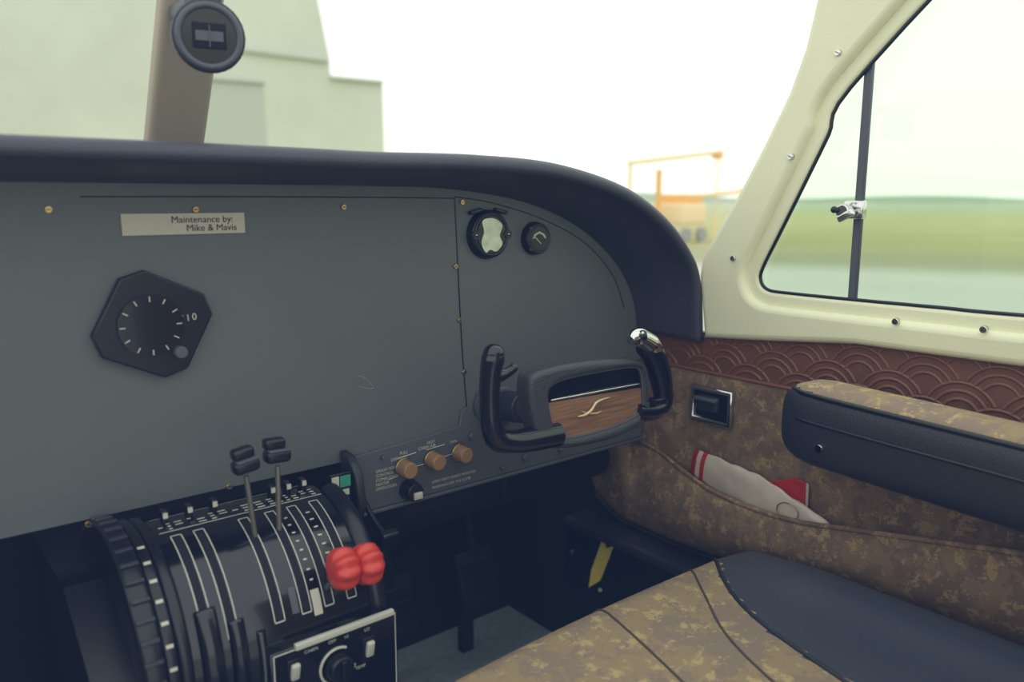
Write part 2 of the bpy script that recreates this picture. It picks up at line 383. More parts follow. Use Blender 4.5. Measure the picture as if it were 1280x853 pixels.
trim = group('trim_1')
zb0 = .662
band = [(1.10, zb0), (-.5, zb0), (-.5, zt_end+.008), (.40, zt_end+.008)]+[(a, b+.008) for a, b in sorted(ztop)]+[(1.10, ztop[0][1]+.008)]
band = [(1.10, zb0), (-.5, zb0), (-.5, zt_end+.008)]+[(a, b+.008) for a, b in sorted(ztop)]+[(1.10, ztop[0][1]+.008)]
plate('leather_band', 'W', band, 1.095, .012, M_leather, trim, bevel=.002)
tube('band_piping', [(1.094, 1.09, zb0+.001), (1.094, -.5, zb0+.001)], .003, M_leather2, trim, n=1)
R0 = .046; arcs = []
cu = bpy.data.curves.new('c', 'CURVE'); cu.dimensions = '3D'; cu.bevel_depth = .0026; cu.bevel_resolution = 2
rows = [(zb0-.020, 0), (zb0+.008, R0), (zb0+.036, 0), (zb0+.064, R0)]
for ri, (cz_, off) in enumerate(rows):
    for k in range(-6, 14):
        cy = k*2*R0+off
        for rr in (R0, R0*.76, R0*.52):
            seg = []
            for s in range(0, 41):
                a = math.pi*s/40
                yy = cy+rr*math.cos(a); zz = cz_+rr*math.sin(a)
                ok = zz > zb0+.004 and zz < ztf(yy)+.004 and -.5 < yy < 1.09
                if ri > 0:
                    for kk in range(-7, 15):
                        c2 = kk*2*R0+rows[ri-1][1]
                        if (yy-c2)**2+(zz-rows[ri-1][0])**2 < (R0*.995)**2: ok = False
                if ok: seg.append((yy, zz))
                else:
                    if len(seg) > 2: arcs.append(seg)
                    seg = []
            if len(seg) > 2: arcs.append(seg)
for sgm in arcs:
    s = cu.splines.new('POLY'); s.points.add(len(sgm)-1)
    for i, (a, b) in enumerate(sgm): s.points[i].co = (1.0955, a, b, 1)
conv(cu, 'tooled_waves', M_leather2, trim, None, True)

lin_out = [(1.085, .662), (-.5, .662), (-.5, .335), (.85, .335)]+[WY(850, 682, 1.095), WY(800, 660, 1.095), WY(760, 640, 1.095), WY(745, 615, 1.095), WY(736, 585, 1.095)]
lining = plate('wall_lining', 'W', lin_out, 1.094, .014, M_fab, None, bevel=.003)
ash = group('ashtray')
q = [WY(*p, 1.09) for p in [(866, 482), (918, 488), (919, 534), (867, 526)]]
y1 = q[0][0]; y0 = q[1][0]; z1 = (q[0][1]+q[1][1])/2; z0 = (q[2][1]+q[3][1])/2
ol = [(y1, z0), (y0, z0), (y0, z1), (y1, z1)]; d = .008
il = [(y1-d, z0+d), (y0+d, z0+d), (y0+d, z1-d), (y1-d, z1-d)]
plate('frame', 'W', ol, 1.082, .012, M_chrome, ash, holes=[il], bevel=.003)
plate('well', 'W', il, 1.088, .008, M_gloss, ash)
box('lid', (1.083, (y0+y1)/2+.004, (z0+z1)/2+.004), (.012, abs(y1-y0)*.5, .026), M_navy, ash, .003)
box('lid_lip', (1.076, (y0+y1)/2+.004, (z0+z1)/2+.012), (.012, abs(y1-y0)*.52, .006), M_grey, ash, .002)

pocket = group('map_pocket')
T = [(775, 545), (815, 560), (850, 587), (885, 612), (930, 633), (990, 652), (1067, 664), (1180, 680), (1320, 700)]
B = [(745, 618), (775, 648), (805, 662), (845, 680), (890, 696), (960, 718), (1067, 752), (1180, 790), (1320, 840)]
offT = [.0, .006, .018, .032, .042, .048, .05, .05, .05]
NS = 10
tops = [Vector((1.092-o, *WY(u, v, 1.092-o))) for (u, v), o in zip(T, offT)]
bots = [Vector((1.090, *WY(u, v, 1.090))) for (u, v) in B]
tc_ = cm(tops, 5); bc_ = cm(bots, 5); vs = []; fs = []
for i in range(len(tc_)):
    for j in range(NS+1):
        f = j/NS; p = tc_[i].lerp(bc_[i], f)
        p.x -= .03*math.sin(math.pi*f)*min(1, i/12)
        vs.append(p)
for i in range(len(tc_)-1):
    for j in range(NS):
        a = i*(NS+1)+j; fs.append((a, a+1, a+NS+2, a+NS+1))
pk = mesh('pocket_face', vs, fs, M_fab, pocket, True)
sm = pk.modifiers.new('s', 'SOLIDIFY'); sm.thickness = .004
tube('pocket_hem', [p+Vector((.001, 0, .001)) for p in tops], .0038, M_fab, pocket)
tube('pocket_welt', [p+Vector((-.001, 0, -.002)) for p in bots], .003, M_navy, pocket)

bag = group('plastic_document_bag')
a = Vector((1.076, *WY(867, 578, 1.076))); b = Vector((1.058, *WY(1034, 664, 1.058)))
vs = []; fs = []; NL = 28; NC = 24
dv = (b-a); up = Vector((0, -dv.z, dv.y)).normalized()
if up.z < 0: up = -up
def bagw(f): return (.023+.010*math.sin(f*math.pi))*(1-.45*f**3)
for i in range(NL+1):
    f = i/NL; w = bagw(f); th = .009*(.6+.4*math.sin(f*3.1))
    for k in range(NC):
        t = 2*math.pi*k/NC; wr = 1+.05*math.sin(5*t+f*14)+.04*math.sin(f*40+t*2)
        vs.append(a+dv*f+up*(w*math.cos(t)*wr)+Vector((th*math.sin(t)*wr, 0, 0)))
for i in range(NL):
    for k in range(NC):
        fs.append((i*NC+k, i*NC+(k+1) % NC, (i+1)*NC+(k+1) % NC, (i+1)*NC+k))
fs += [tuple(range(NC)), tuple(NL*NC+k for k in range(NC))]
bg_ = fixn(mesh('rolled_bag', vs, fs, M_plastic, bag, True)); bg_.data.materials.append(M_redpaper)
for p in bg_.data.polygons:
    f = (p.center-a).dot(dv)/dv.length_squared
    if f < .035 or .07 < f < .10: p.material_index = 1
y, z = WY(985, 640, 1.052)
tube('twist_tie', [(1.050, y+.018*math.cos(t*math.pi/5), z+.014*math.sin(t*math.pi/5)) for t in range(10)], .0008, M_brass, bag, True)
rc = [WY(*p, 1.082) for p in [(950, 604), (993, 598), (1007, 603), (1005, 655), (950, 640)]]
rp = group('red_booklet')
plate('booklet_cover', 'W', rc, 1.080, .004, M_redpaper, rp, bevel=.0008)
plate('booklet_pages', 'W', [(p[0]-.003, p[1]-.003) for p in rc], 1.084, .003, M_white, rp)

ye = [WY(*p, 1.098) for p in [(752, 674), (757, 686), (766, 683), (749, 727), (735, 735), (738, 714)]]
plate('tape_marking', 'W', ye, 1.100, .002, M_yellow)
kp = group('kick_panel')
plate('kick_board', 'W', [WY(*p, 1.09) for p in [(700, 640), (760, 655), (872, 692), (872, 712), (700, 790)]], 1.1045, .005, M_black, kp)
for i, (u, v) in enumerate([(764, 660), (750, 738), (715, 690)]):
    y, z = WY(u, v, 1.102); cyl('kick_rivet_%d' % i, (1.106, y, z), (1.100, y, z), .004, M_white if i < 2 else M_grey, kp, seg=12)
box('sill_ledge', (1.065, .75, .322), (.07, .7, .022), M_navy, kp, .008)

ped = group('rudder_pedals')  # pedals near black: under-panel shade put into their colour
for i, px_ in enumerate((.72, .92)):
    tube('pedal_arm_%d' % i, [(px_, 1.31, .50), (px_, 1.27, .35), (px_, 1.25, .22)], .010, M_dark, ped)
    box('pedal_pad_%d' % i, (px_, 1.24, .18), (.09, .02, .12), M_dark, ped, .006, rot=Matrix.Rotation(-.3, 4, 'X'))
    box('pedal_heel_%d' % i, (px_, 1.28, .07), (.03, .02, .14), M_dark, ped, .003)
    for k in range(4): box('pedal_rib_%d_%d' % (i, k), (px_, 1.226+.006*k-.009, .14+.026*k), (.08, .006, .006), M_dark, ped)
cyl('pedal_tube', (.5, 1.30, .50), (1.09, 1.30, .50), .014, M_dark, ped)
duct = group('heater_duct')
cyl('duct_pipe', (.56, 1.05, .47), (1.06, 1.05, .47), .045, M_dark, duct)
cyl('duct_band', (.80, 1.05, .47), (.82, 1.05, .47), .047, M_dark, duct)

# ---------------------------------------------------------------- control yoke
yoke = group('control_yoke')
YF = .735
def Y3(u, v, y=YF): p = S(u, v, 1, y); return p
root = S(616, 506, 1, .945); hubc = S(733, 506, 1, .77)
cyl('column_boot', root+Vector((0, .004, 0)), root+Vector((0, -.030, .004)), .036, M_grey, yoke, r2=.030, bevel=.004)
cyl('column_collar', root+Vector((0, -.028, .004)), root+Vector((0, -.075, .010)), .023, M_navy, yoke, bevel=.003)
cyl('column_shaft', root+Vector((0, -.07, .008)), hubc+Vector((0, -.005, 0)), .018, M_grey, yoke)
cyl('hub_neck', (hubc.x-.004, .80, hubc.z-.002), (hubc.x, .752, hubc.z), .026, M_black, yoke, r2=.034, bevel=.003)
ho = [(658, 480), (666, 466), (700, 456), (745, 450), (788, 449), (803, 455), (807, 480), (807, 512), (799, 529), (770, 545), (735, 555), (700, 560), (680, 557), (668, 543), (660, 510)]
hi = [(683, 490), (698, 476), (745, 465), (788, 459), (799, 465), (802, 490), (800, 513), (775, 529), (735, 542), (706, 547), (692, 540), (685, 515)]
HO = [(p.x, p.y) for p in cm([(*PX(u, v, YF), 0) for u, v in ho], 5, True)]
HI = [(p.x, p.y) for p in cm([(*PX(u, v, YF), 0) for u, v in hi], 5, True)]
plate('hub_pad', 'P', HO, YF+.004, .020, M_pad, yoke, bevel=.009, smooth=True)
plate('hub_rim', 'P', HO, YF-.008, .024, M_pad, yoke, holes=[HI], bevel=.007, smooth=True)
plate('hub_backing', 'P', [(p[0], p[1]) for p in HI], YF+.0035, .004, M_black, yoke)
l0 = PX(684, 500, YF); l1 = PX(803, 479, YF)
def below(p): return p[1] < l0[1]+(p[0]-l0[0])*(l1[1]-l0[1])/(l1[0]-l0[0])
lo = [p for p in HI if below(p)]; hi_ = [p for p in HI if not below(p)]
def order(l):
    cx = sum(p[0] for p in l)/len(l); cz = sum(p[1] for p in l)/len(l)
    return sorted(l, key=lambda p: math.atan2(p[1]-cz, p[0]-cx))
plate('wood_insert', 'P', order(lo), YF+.000, .004, M_wood, yoke)
plate('gloss_insert', 'P', order(hi_), YF+.002, .004, M_gloss, yoke)
tube('insert_divider', [Y3(688, 501), Y3(799, 480)], .0018, M_chrome, yoke, n=1)
tube('insert_bezel', [(p[0], YF-.002, p[1]) for p in HI], .0014, M_grey, yoke, True, n=1)
em = [(722, 521), (731, 519), (739, 513), (745, 504), (752, 500), (762, 497)]
tube('emblem_wing', [Y3(u, v, YF-.003) for u, v in em], .0022, M_gold, yoke, radii=[.3, 1, 1, 1, .8, .3])
tube('emblem_tail', [Y3(u, v, YF-.003) for u, v in [(727, 514), (735, 517), (745, 517), (752, 514)]], .0014, M_gold, yoke, radii=[.3, 1, 1, .3])
LH = [(696, 543, .737), (665, 549, .737), (640, 552, .738), (621, 548, .738), (614, 530, .738), (612, 500, .737), (613, 470, .735), (616, 450, .733), (617, 442, .732)]
tube('horn_left', [Y3(*p) for p in LH], .0152, M_gloss, yoke, radii=[1.1, 1.05, 1.0, .98, .92, .84, .86, .95, .85], n=8)
ball('horn_left_tip', Y3(617, 442, .732), .0128, M_gloss, yoke, (1, 1, .9))
tube('horn_left_rest', [Y3(620, 470, .733), Y3(632, 467, .731), Y3(643, 460, .729)], .0065, M_gloss, yoke, radii=[1.6, 1, .8])
ball('horn_left_rest_tip', Y3(642, 460, .729), .0056, M_gloss, yoke)
RH = [(795, 516, .737), (812, 515, .738), (826, 508, .738), (829, 493, .738), (825, 470, .736), (818, 447, .733), (808, 432, .731)]
tube('horn_right', [Y3(*p) for p in RH], .0150, M_gloss, yoke, radii=[.9, .9, .95, 1.0, 1.15, 1.2, 1.1], n=8)
tube('horn_right_cap', [Y3(822, 440, .727), Y3(812, 430, .725), Y3(797, 421, .724), Y3(788, 426, .724)], .0150, M_chrome, yoke, radii=[.6, 1.0, .85, .5], n=8)
cyl('trim_button', Y3(804, 424, .718), Y3(803, 417, .712), .006, M_black, yoke, bevel=.001)
ball('trim_button_top', Y3(803, 417, .711), .003, M_chrome, yoke)
tube('horn_right_rest', [Y3(828, 500, .735), Y3(815, 503, .733), Y3(808, 498, .731)], .007, M_gloss, yoke, radii=[1.2, 1, .7])

# --------------------------------------------------------- throttle quadrant
tq = group('throttle_quadrant')
YC, ZC, RR = .90, .46, .135
def dp(x, a, r=RR): a = math.radians(a); return Vector((x, YC-r*math.sin(a), ZC+r*math.cos(a)))
def drum(name, x0, x1, a0, a1, r, m, rin=.0, seg=32, bev=.003):
    vs = []; fs = []
    prof = [(x0, r-bev), (x0+bev*.3, r-bev*.3), (x0+bev, r), (x1-bev, r), (x1-bev*.3, r-bev*.3), (x1, r-bev)]
    prof = [(x0, rin)]+prof+[(x1, rin)]
    n = len(prof)
    for i in range(seg+1):
        a = a0+(a1-a0)*i/seg
        for (x, rr) in prof: vs.append(dp(x, a, rr))
    for i in range(seg):
        for j in range(n):
            fs.append((i*n+j, i*n+(j+1) % n, (i+1)*n+(j+1) % n, (i+1)*n+j))
    fs += [tuple(range(n)), tuple(seg*n+j for j in range(n))]
    o = fixn(mesh(name, vs, fs, m, tq, True))
    for p in o.data.polygons:
        if len(p.vertices) > 4: p.use_smooth = False
    return o
def patch(name, x0, x1, a0, a1, m, r=RR+.0006):
    n = max(1, int(abs(a1-a0)/3)); vs = []; fs = []
    for i in range(n+1):
        a = a0+(a1-a0)*i/n; vs += [dp(x0, a, r), dp(x1, a, r)]
    for i in range(n): fs.append((2*i, 2*i+1, 2*i+3, 2*i+2))
    mesh(name, vs, fs, m, tq, True)
drum('quadrant_drum', .215, .418, -30, 100, RR, M_gloss, .09)
drum('quadrant_cheek_right', .416, .440, 6, 92, RR+.006, M_black, .02, bev=.009)
drum('quadrant_cheek_left', .203, .216, -35, 100, RR+.006, M_black, .02, bev=.004)
slots = [.236, .260, .31, .341, .368, .396]
for i, xs in enumerate(slots):
    w = .0055
    patch('slot_%d' % i, xs-w+.0016, xs+w-.0016, 16, 70, M_dark, RR+.0004)
    for s in (-1, 1):
        patch('slot_edge_%d_%d' % (i, s+1), xs+s*w-.0006, xs+s*w+.0006, 15, 71, M_white)
    patch('slot_end_a_%d' % i, xs-w, xs+w, 14.6, 15.2, M_white)
    patch('slot_end_b_%d' % i, xs-w, xs+w, 71, 71.6, M_white)
for i in range(9):
    patch('scale_mark_%d' % i, .352, .356, 22+5*i, 22.8+5*i, M_white)
    patch('scale_mark_b_%d' % i, .379, .384, 22+5*i, 22.8+5*i, M_white)
patch('scale_block', .349, .359, 62, 74, M_white)
patch('scale_block_b', .325, .333, 58, 70, M_grey)
patch('label_rule_a', .222, .412, 10.5, 11.1, M_white)
patch('label_rule_b', .222, .412, -6.5, -6, M_white)
rnd = random.Random(4)
x = .224
k = 0
while x < .405:
    w = rnd.uniform(.004, .012)
    for a in (8.2, 5.4, 2.6):
        if rnd.random() > .25: patch('label_text_%d' % k, x, x+w*.8, a, a+1.0, M_white); k += 1
    x += w+.004
for i, xs in enumerate((.235, .262, .29, .36, .38, .40)):
    b = dp(xs, -1, RR+.006)
    box('detent_%d' % i, b, (.007, .012, .016), M_black, tq, .002)
    box('detent_tip_%d' % i, b+Vector((0, -.007, .003)), (.005, .002, .006), M_white, tq)
for i, (xs, kx, kz, ky) in enumerate([(.314, .305, .664, .833), (.341, .342, .667, .835)]):
    b = dp(xs, 30, RR-.01); t = Vector((kx, ky, kz))
    tube('lever_stem_%d' % i, [b, t+Vector((0, 0, -.012))], .0030, M_steel, tq, n=1)
    rot = Matrix.Rotation(-.14 if i == 0 else .05, 4, 'Y')
    box('lever_knob_%d' % i, t, (.029, .019, .015), M_black, tq, .005, rot=rot)
    box('lever_knob_top_%d' % i, t+Vector((-.002, .002, .014)), (.024, .015, .013), M_black, tq, .004, rot=rot)
    box('lever_knob_band_%d' % i, t+Vector((0, -.004, .0075)), (.024, .013, .002), M_grey, tq, .0005, rot=rot)
for i, (xs, u, v) in enumerate([(.376, 429, 711), (.405, 459, 705)]):
    p = S(u, v, 1, .752)
    tube('mixture_stem_%d' % i, [dp(slots[4+i], 64, RR-.005), p], .003, M_grey, tq, n=1)
    vs = []; fs = []; NR = 64; prof = [(-.0150, .0), (-.0150, .012), (-.013, .0170), (-.008, .0205), (-.002, .022), (.004, .0215), (.010, .019), (.0150, .013), (.0150, 0)]
    for k in range(NR):
        t = 2*math.pi*k/NR; sc = 1+.08*math.cos(8*t)
        for (dx, rr) in prof: vs.append(p+Vector((dx, rr*sc*math.cos(t), rr*sc*math.sin(t)*1.05)))
    n = len(prof)
    for k in range(NR):
        for j in range(n-1): fs.append((k*n+j, k*n+j+1, ((k+1) % NR)*n+j+1, ((k+1) % NR)*n+j))
    fixn(mesh('mixture_knob_%d' % i, vs, fs, M_red, tq, True))
for i, (xs, w) in enumerate([(.236, .022), (.264, .018), (.288, .012)]):
    drum('friction_lobe_%d' % i, xs-w/2, xs+w/2, 56+i*8, 108, RR+.010-.003*i, M_gloss, .05, bev=.006)
drum('trim_wheel', .168, .190, -60, 160, RR+.012, M_black, .06, bev=.005)
for k in range(26):
    a = -50+k*8
    box('wheel_rib_%d' % k, dp(.179, a, RR+.0125), (.018, .005, .005), M_navy, tq, .001, rot=Matrix.Rotation(math.radians(a), 4, 'X'))
for k in range(8):
    patch('wheel_mark_%d' % k, .193, .200, 20+k*9, 21.5+k*9, M_white, RR+.008)
drum('trim_scale', .190, .203, -30, 100, RR+.007, M_black, .06)
pd = [(.775, .475), (.762, .38), (.80, 0.0), (1.10, 0.0), (1.10, .55), (.90, .55)]
vs = [Vector((.13, a, b)) for a, b in pd]+[Vector((.440, a, b)) for a, b in pd]; n = len(pd)
fs = [tuple(range(n)), tuple(range(2*n-1, n-1, -1))]+[(i, (i+1) % n, n+(i+1) % n, n+i) for i in range(n)]
fixn(mesh('pedestal_body', vs, fs, M_black, tq))
x0, x1, z0, z1, YQ = .289, .441, .370, .482, .750
plate('switch_plate', 'P', [(x0, z0), (x1, z0), (x1, z1), (x0, z1)], YQ, .03, M_gloss, tq, bevel=.002)
e = .003
tube('switch_plate_outline', [(x0+e, YQ-.0005, z0+e), (x1-e, YQ-.0005, z0+e), (x1-e, YQ-.0005, z1-e), (x0+e, YQ-.0005, z1-e)], .0009, M_white, tq, True, n=1)
box('switch_plate_strip', ((x0+x1)/2+.010, YQ-.002, z1+.0005), (x1-x0-.032, .006, .007), M_white, tq, .001)
kx, kz = PX(422, 832, YQ)
tube('rotary_ring', [(kx+.021*math.cos(t*math.pi/12), YQ-.001, kz+.021*math.sin(t*math.pi/12)) for t in range(4, 24)], .0016, M_white, tq, n=2)
cyl('rotary_knob', (kx, YQ, kz), (kx, YQ-.014, kz), .017, M_black, tq, r2=.014, bevel=.002)
box('rotary_pointer', (kx, YQ-.016, kz), (.006, .006, .026), M_black, tq, .001)
for i, (u, v) in enumerate([(460, 811), (367, 840)]):
    sx, sz = PX(u, v, YQ)
    box('rocker_bezel_%d' % i, (sx, YQ-.001, sz), (.015, .004, .030), M_black, tq, .001)
    box('rocker_%d' % i, (sx, YQ-.005, sz+.002), (.0095, .006, .020), M_white, tq, .002, rot=Matrix.Rotation(.25, 4, 'X'))
for i, (s, u, v) in enumerate([('OFF', 410, 806), ('HI', 430, 799), ('LO', 455, 790), ('CABIN', 380, 818), ('TEMP', 444, 838)]):
    sx, sz = PX(u, v, YQ); text('switch_text_%d' % i, s, sx, sz, .0055, tq, y=YQ-.0006)
fr = [(.945, .618), (.922, .616), (.902, .594), (.894, .556), (.905, .530), (.945, .530)]
plate('flap_guard', 'W', fr, .474, .012, M_navy, tq, bevel=.003)
tube('flap_stem', [(.490, .92, .56), (.490, .885, .535), (.492, .862, .522)], .004, M_black, tq)
box('flap_knob', (.496, .858, .519), (.026, .014, .018), M_black, tq, .004, rot=Matrix.Rotation(.3, 4, 'X'))
box('placard_plate', (.455, .908, .575), (.030, .004, .052), M_gloss, tq, .001)
box('placard_stem', (.455, .930, .570), (.020, .044, .030), M_black, tq, .001)
box('placard_green', (.461, .9055, .590), (.015, .001, .015), M_green, tq)
box('placard_white', (.447, .9055, .591), (.010, .001, .014), M_white, tq)
box('placard_white_b', (.458, .9055, .575), (.016, .001, .008), M_white, tq)
box('placard_blue', (.458, .9055, .563), (.016, .001, .007), mat('blue_label', (80, 120, 160), .5), tq)

# ---------------------------------------------------------------- front seat
seat = group('copilot_seat')
sx0, sx1, sy0, sy1, SZ = .425, 1.03, .06, .690, .432
NX, NY = 64, 64; vs = []; fs = []
def seat_z(x, y):
    h = SZ
    def rd(d, r): return 0 if d >= r else r-math.sqrt(max(0, r*r-(r-d)**2))
    h -= rd((x-sx0), .035)+rd((sx1-x), .05)+rd((sy1-y), .040)*.9
    h += .018*math.exp(-((x-.965)/.05)**2)*min(1, max(0, (sy1-y)/.15))
    h -= .008*math.exp(-((x-.72)/.16)**2)*min(1, max(0, (sy1-y)/.2))
    return h
FR = lambda x: sy1-.012*((x-.72)/.28)**2-.014*max(0, (x-.93)/.1)
for j in range(NY+1):
    for i in range(NX+1):
        x = sx0+(sx1-sx0)*(.5-.5*math.cos(math.pi*i/NX)); yy = sy0+(sy1-sy0)*(math.sin(.5*math.pi*j/NY))
        z = seat_z(x, yy); k = (yy-sy0)/(sy1-sy0)
        vs.append(Vector((x, sy0+(FR(x)-sy0)*k, z)))
for j in range(NY):
    for i in range(NX): a = j*(NX+1)+i; fs.append((a, a+1, a+NX+2, a+NX+1))
ring = [i for i in range(NX+1)]+[j*(NX+1)+NX for j in range(1, NY+1)]+[NY*(NX+1)+i for i in range(NX-1, -1, -1)]+[j*(NX+1) for j in range(NY-1, 0, -1)]
b0 = len(vs)
for r in ring: v = vs[r]; vs.append(Vector((v.x, v.y, SZ-.055)))
b1 = len(vs)
for r in ring: v = vs[r]; vs.append(Vector((.74+(v.x-.74)*.93, .36+(v.y-.36)*.93, SZ-.12)))
N = len(ring)
for k in range(N):
    k2 = (k+1) % N
    fs.append((ring[k], ring[k2], b0+k2, b0+k)); fs.append((b0+k, b0+k2, b1+k2, b1+k))
fs.append(tuple(b1+k for k in range(N)))
cu_ = fixn(mesh('seat_cushion', vs, fs, M_fabs, seat, True)); cu_.data.materials.append(M_pipe)
SB = [S(u, v, 2, SZ) for u, v in [(893, 682), (903, 722), (925, 752), (965, 785), (1067, 853), (1180, 930)]]
def bx(y):
    pts = sorted([(p.y, p.x) for p in SB])
    if y <= pts[0][0]: return pts[0][1]
    if y >= pts[-1][0]: return pts[-1][1]
    for (a, b), (c, d) in zip(pts, pts[1:]):
        if a <= y <= c: return b+(d-b)*(y-a)/(c-a)
for p in cu_.data.polygons:
    c = p.center
    if c.z < SZ-.030 or c.x > bx(c.y) or c.x < sx0+.022: p.material_index = 1
def on_seat(x, y):
    k = (y-sy0)/(FR(x)-sy0); return Vector((x, y, seat_z(x, sy0+k*(sy1-sy0))+.0005))
def seatline(name, pxs, r=.0016, m=M_seam):
    q = []
    for u, v in pxs: p = S(u, v, 2, SZ); q.append(p)
    q = cm(q, 8); q = [on_seat(p.x, min(p.y, FR(p.x)-.002)) for p in q]
    tube(name, q, r, m, seat, n=1)
seatline('seam_bolster', [(893, 694), (903, 722), (925, 752), (965, 785), (1067, 853)], .003, M_navy)
seatline('seam_centre', [(742, 752), (775, 778), (815, 812), (860, 853), (900, 890)])
seatline('seam_side', [(862, 706), (882, 745), (905, 785), (950, 830), (985, 860)])
box('seat_frame', (.72, .33, .28), (.50, .50, .05), M_black, seat, .01)
for i, (lx, ly) in enumerate([(.54, .52), (.92, .52), (.54, .12), (.92, .12)]): box('seat_leg_%d' % i, (lx, ly, .13), (.03, .05, .26), M_black, seat, .004)
for i, lx in enumerate((.54, .92)): box('seat_rail_%d' % i, (lx, .30, .012), (.04, .62, .022), M_grey, seat, .003)
box('seat_back', (.70, .01, .70), (.48, .12, .62), M_fabs, seat, .045, rot=Matrix.Rotation(.18, 4, 'X'), seg=5)

arm = group('armrest')
def arm_sec(y, w, h, zc, xc):
    out = []
    for k in range(36):
        t = 2*math.pi*k/36; c, s = math.cos(t), math.sin(t)
        out.append(Vector((xc+w*math.copysign(abs(c)**.6, c), y, zc+h*math.copysign(abs(s)**.6, s))))
    return out
vs = []; fs = []
st = [(.603, .10, .15), (.602, .45, .5), (.597, .66, .70), (.588, .82, .84), (.572, .94, .95), (.55, 1, 1), (.50, 1, 1), (.42, 1, 1), (.30, 1, 1), (.05, 1, 1)]
def azc(y): return .650-(.60-y)*.04
for (y, a, b) in st: vs += arm_sec(y, .046*a, .058*b, azc(y), 1.005)
n_ = 36
for i in range(len(st)-1):
    for k in range(n_): fs.append((i*n_+k, i*n_+(k+1) % n_, (i+1)*n_+(k+1) % n_, (i+1)*n_+k))
fs += [tuple(range(n_)), tuple((len(st)-1)*n_+k for k in range(n_))]
am = fixn(mesh('armrest_pad', vs, fs, M_navy, arm, True)); am.data.materials.append(M_fabs)
for p in am.data.polygons:
    if p.center.z > azc(p.center.y)+.046 and p.center.y < .582: p.material_index = 1
def rim(zo, ins, r, nm):
    pts = [(1.005-.046+ins, y, azc(y)+zo) for y in (.05, .30, .53)]+[(.970+ins, .577, azc(.57)+zo), (.990, .592-ins, azc(.59)+zo), (1.02, .592-ins, azc(.59)+zo), (1.040-ins, .577, azc(.57)+zo)]+[(1.005+.046-ins, y, azc(y)+zo) for y in (.53, .3, .05)]
    tube(nm, pts, r, M_black, arm, n=4)
rim(.045, .006, .0036, 'armrest_piping'); rim(.010, -.001, .0022, 'armrest_seam')
cyl('armrest_screw', (.964, .530, .626), (.956, .530, .626), .005, M_chrome, arm)
box('armrest_bracket', (1.073, .25, .63), (.05, .10, .05), M_black, arm, .006)

# ---------------------------------------------- centre post, compass, windshield
post = group('windshield_center_post')
cpx = .335
p0 = Vector((cpx, 1.12, .99)); p1 = Vector((cpx, .86, 1.40)); d = (p1-p0).normalized()
box('post_beam', (p0+p1)/2, (.070, .030, (p1-p0).length), M_post, post, .008, rot=d.to_track_quat('Z', 'X').to_matrix().to_4x4() @ Matrix.Rotation(math.pi/2, 4, 'Z'))
comp = group('magnetic_compass')
cc = S(260, 46, 1, .90); ax = (CAM-cc).normalized(); ax = Vector((ax.x*.6, ax.y, ax.z*.5)).normalized()
cyl('compass_housing', cc-ax*.04, cc+ax*.006, .030, M_grey, comp, r2=.038, bevel=.003)
cyl('compass_rim', cc, cc+ax*.010, .0375, M_navy, comp, bevel=.003)
tq_ = ax.to_track_quat('Z', 'Y').to_matrix().to_4x4()
tube('compass_ring', [cc+ax*.010+(tq_ @ Vector((.031*math.cos(t*math.pi/12), .031*math.sin(t*math.pi/12), 0))) for t in range(24)], .0035, M_grey, comp, True, n=2)
cyl('compass_glass', cc+ax*.006, cc+ax*.0105, .027, M_gloss, comp)
box('compass_window', cc+ax*.011, (.034, .026, .002), M_dark, comp, .001, rot=tq_)
box('compass_card', cc+ax*.012, (.028, .010, .001), M_grey, comp, 0, rot=tq_)
box('compass_lubber', cc+ax*.013, (.0012, .022, .001), M_grey, comp, 0, rot=tq_)
box('compass_bracket', cc-ax*.035+Vector((-.0, .03, .035)), (.035, .06, .016), M_grey, comp, .004)
box('compass_top', cc-ax*.01+Vector((0, .0, .040)), (.030, .030, .012), M_grey, comp, .004)

vs = []; fs = []; NU, NV = 16, 12
for i in range(NU+1):
    s = i/NU
    for j in range(NV+1):
        t = j/NV
        ra = Vector((1.088, .875, .80)).lerp(Vector((1.088, .56, 1.36)), t)
        ce = Vector((cpx, 1.145, .995)).lerp(Vector((cpx, .88, 1.40)), t)
        p = ra.lerp(ce, s); bl = math.sin(math.pi*s*.5)*(1-s)
        p.y += .10*bl
        vs.append(p)
for i in range(NU):
    for j in range(NV): a = i*(NV+1)+j; fs.append((a, a+1, a+NV+2, a+NV+1))
mesh('windshield', vs, fs, M_glassw, None, True)

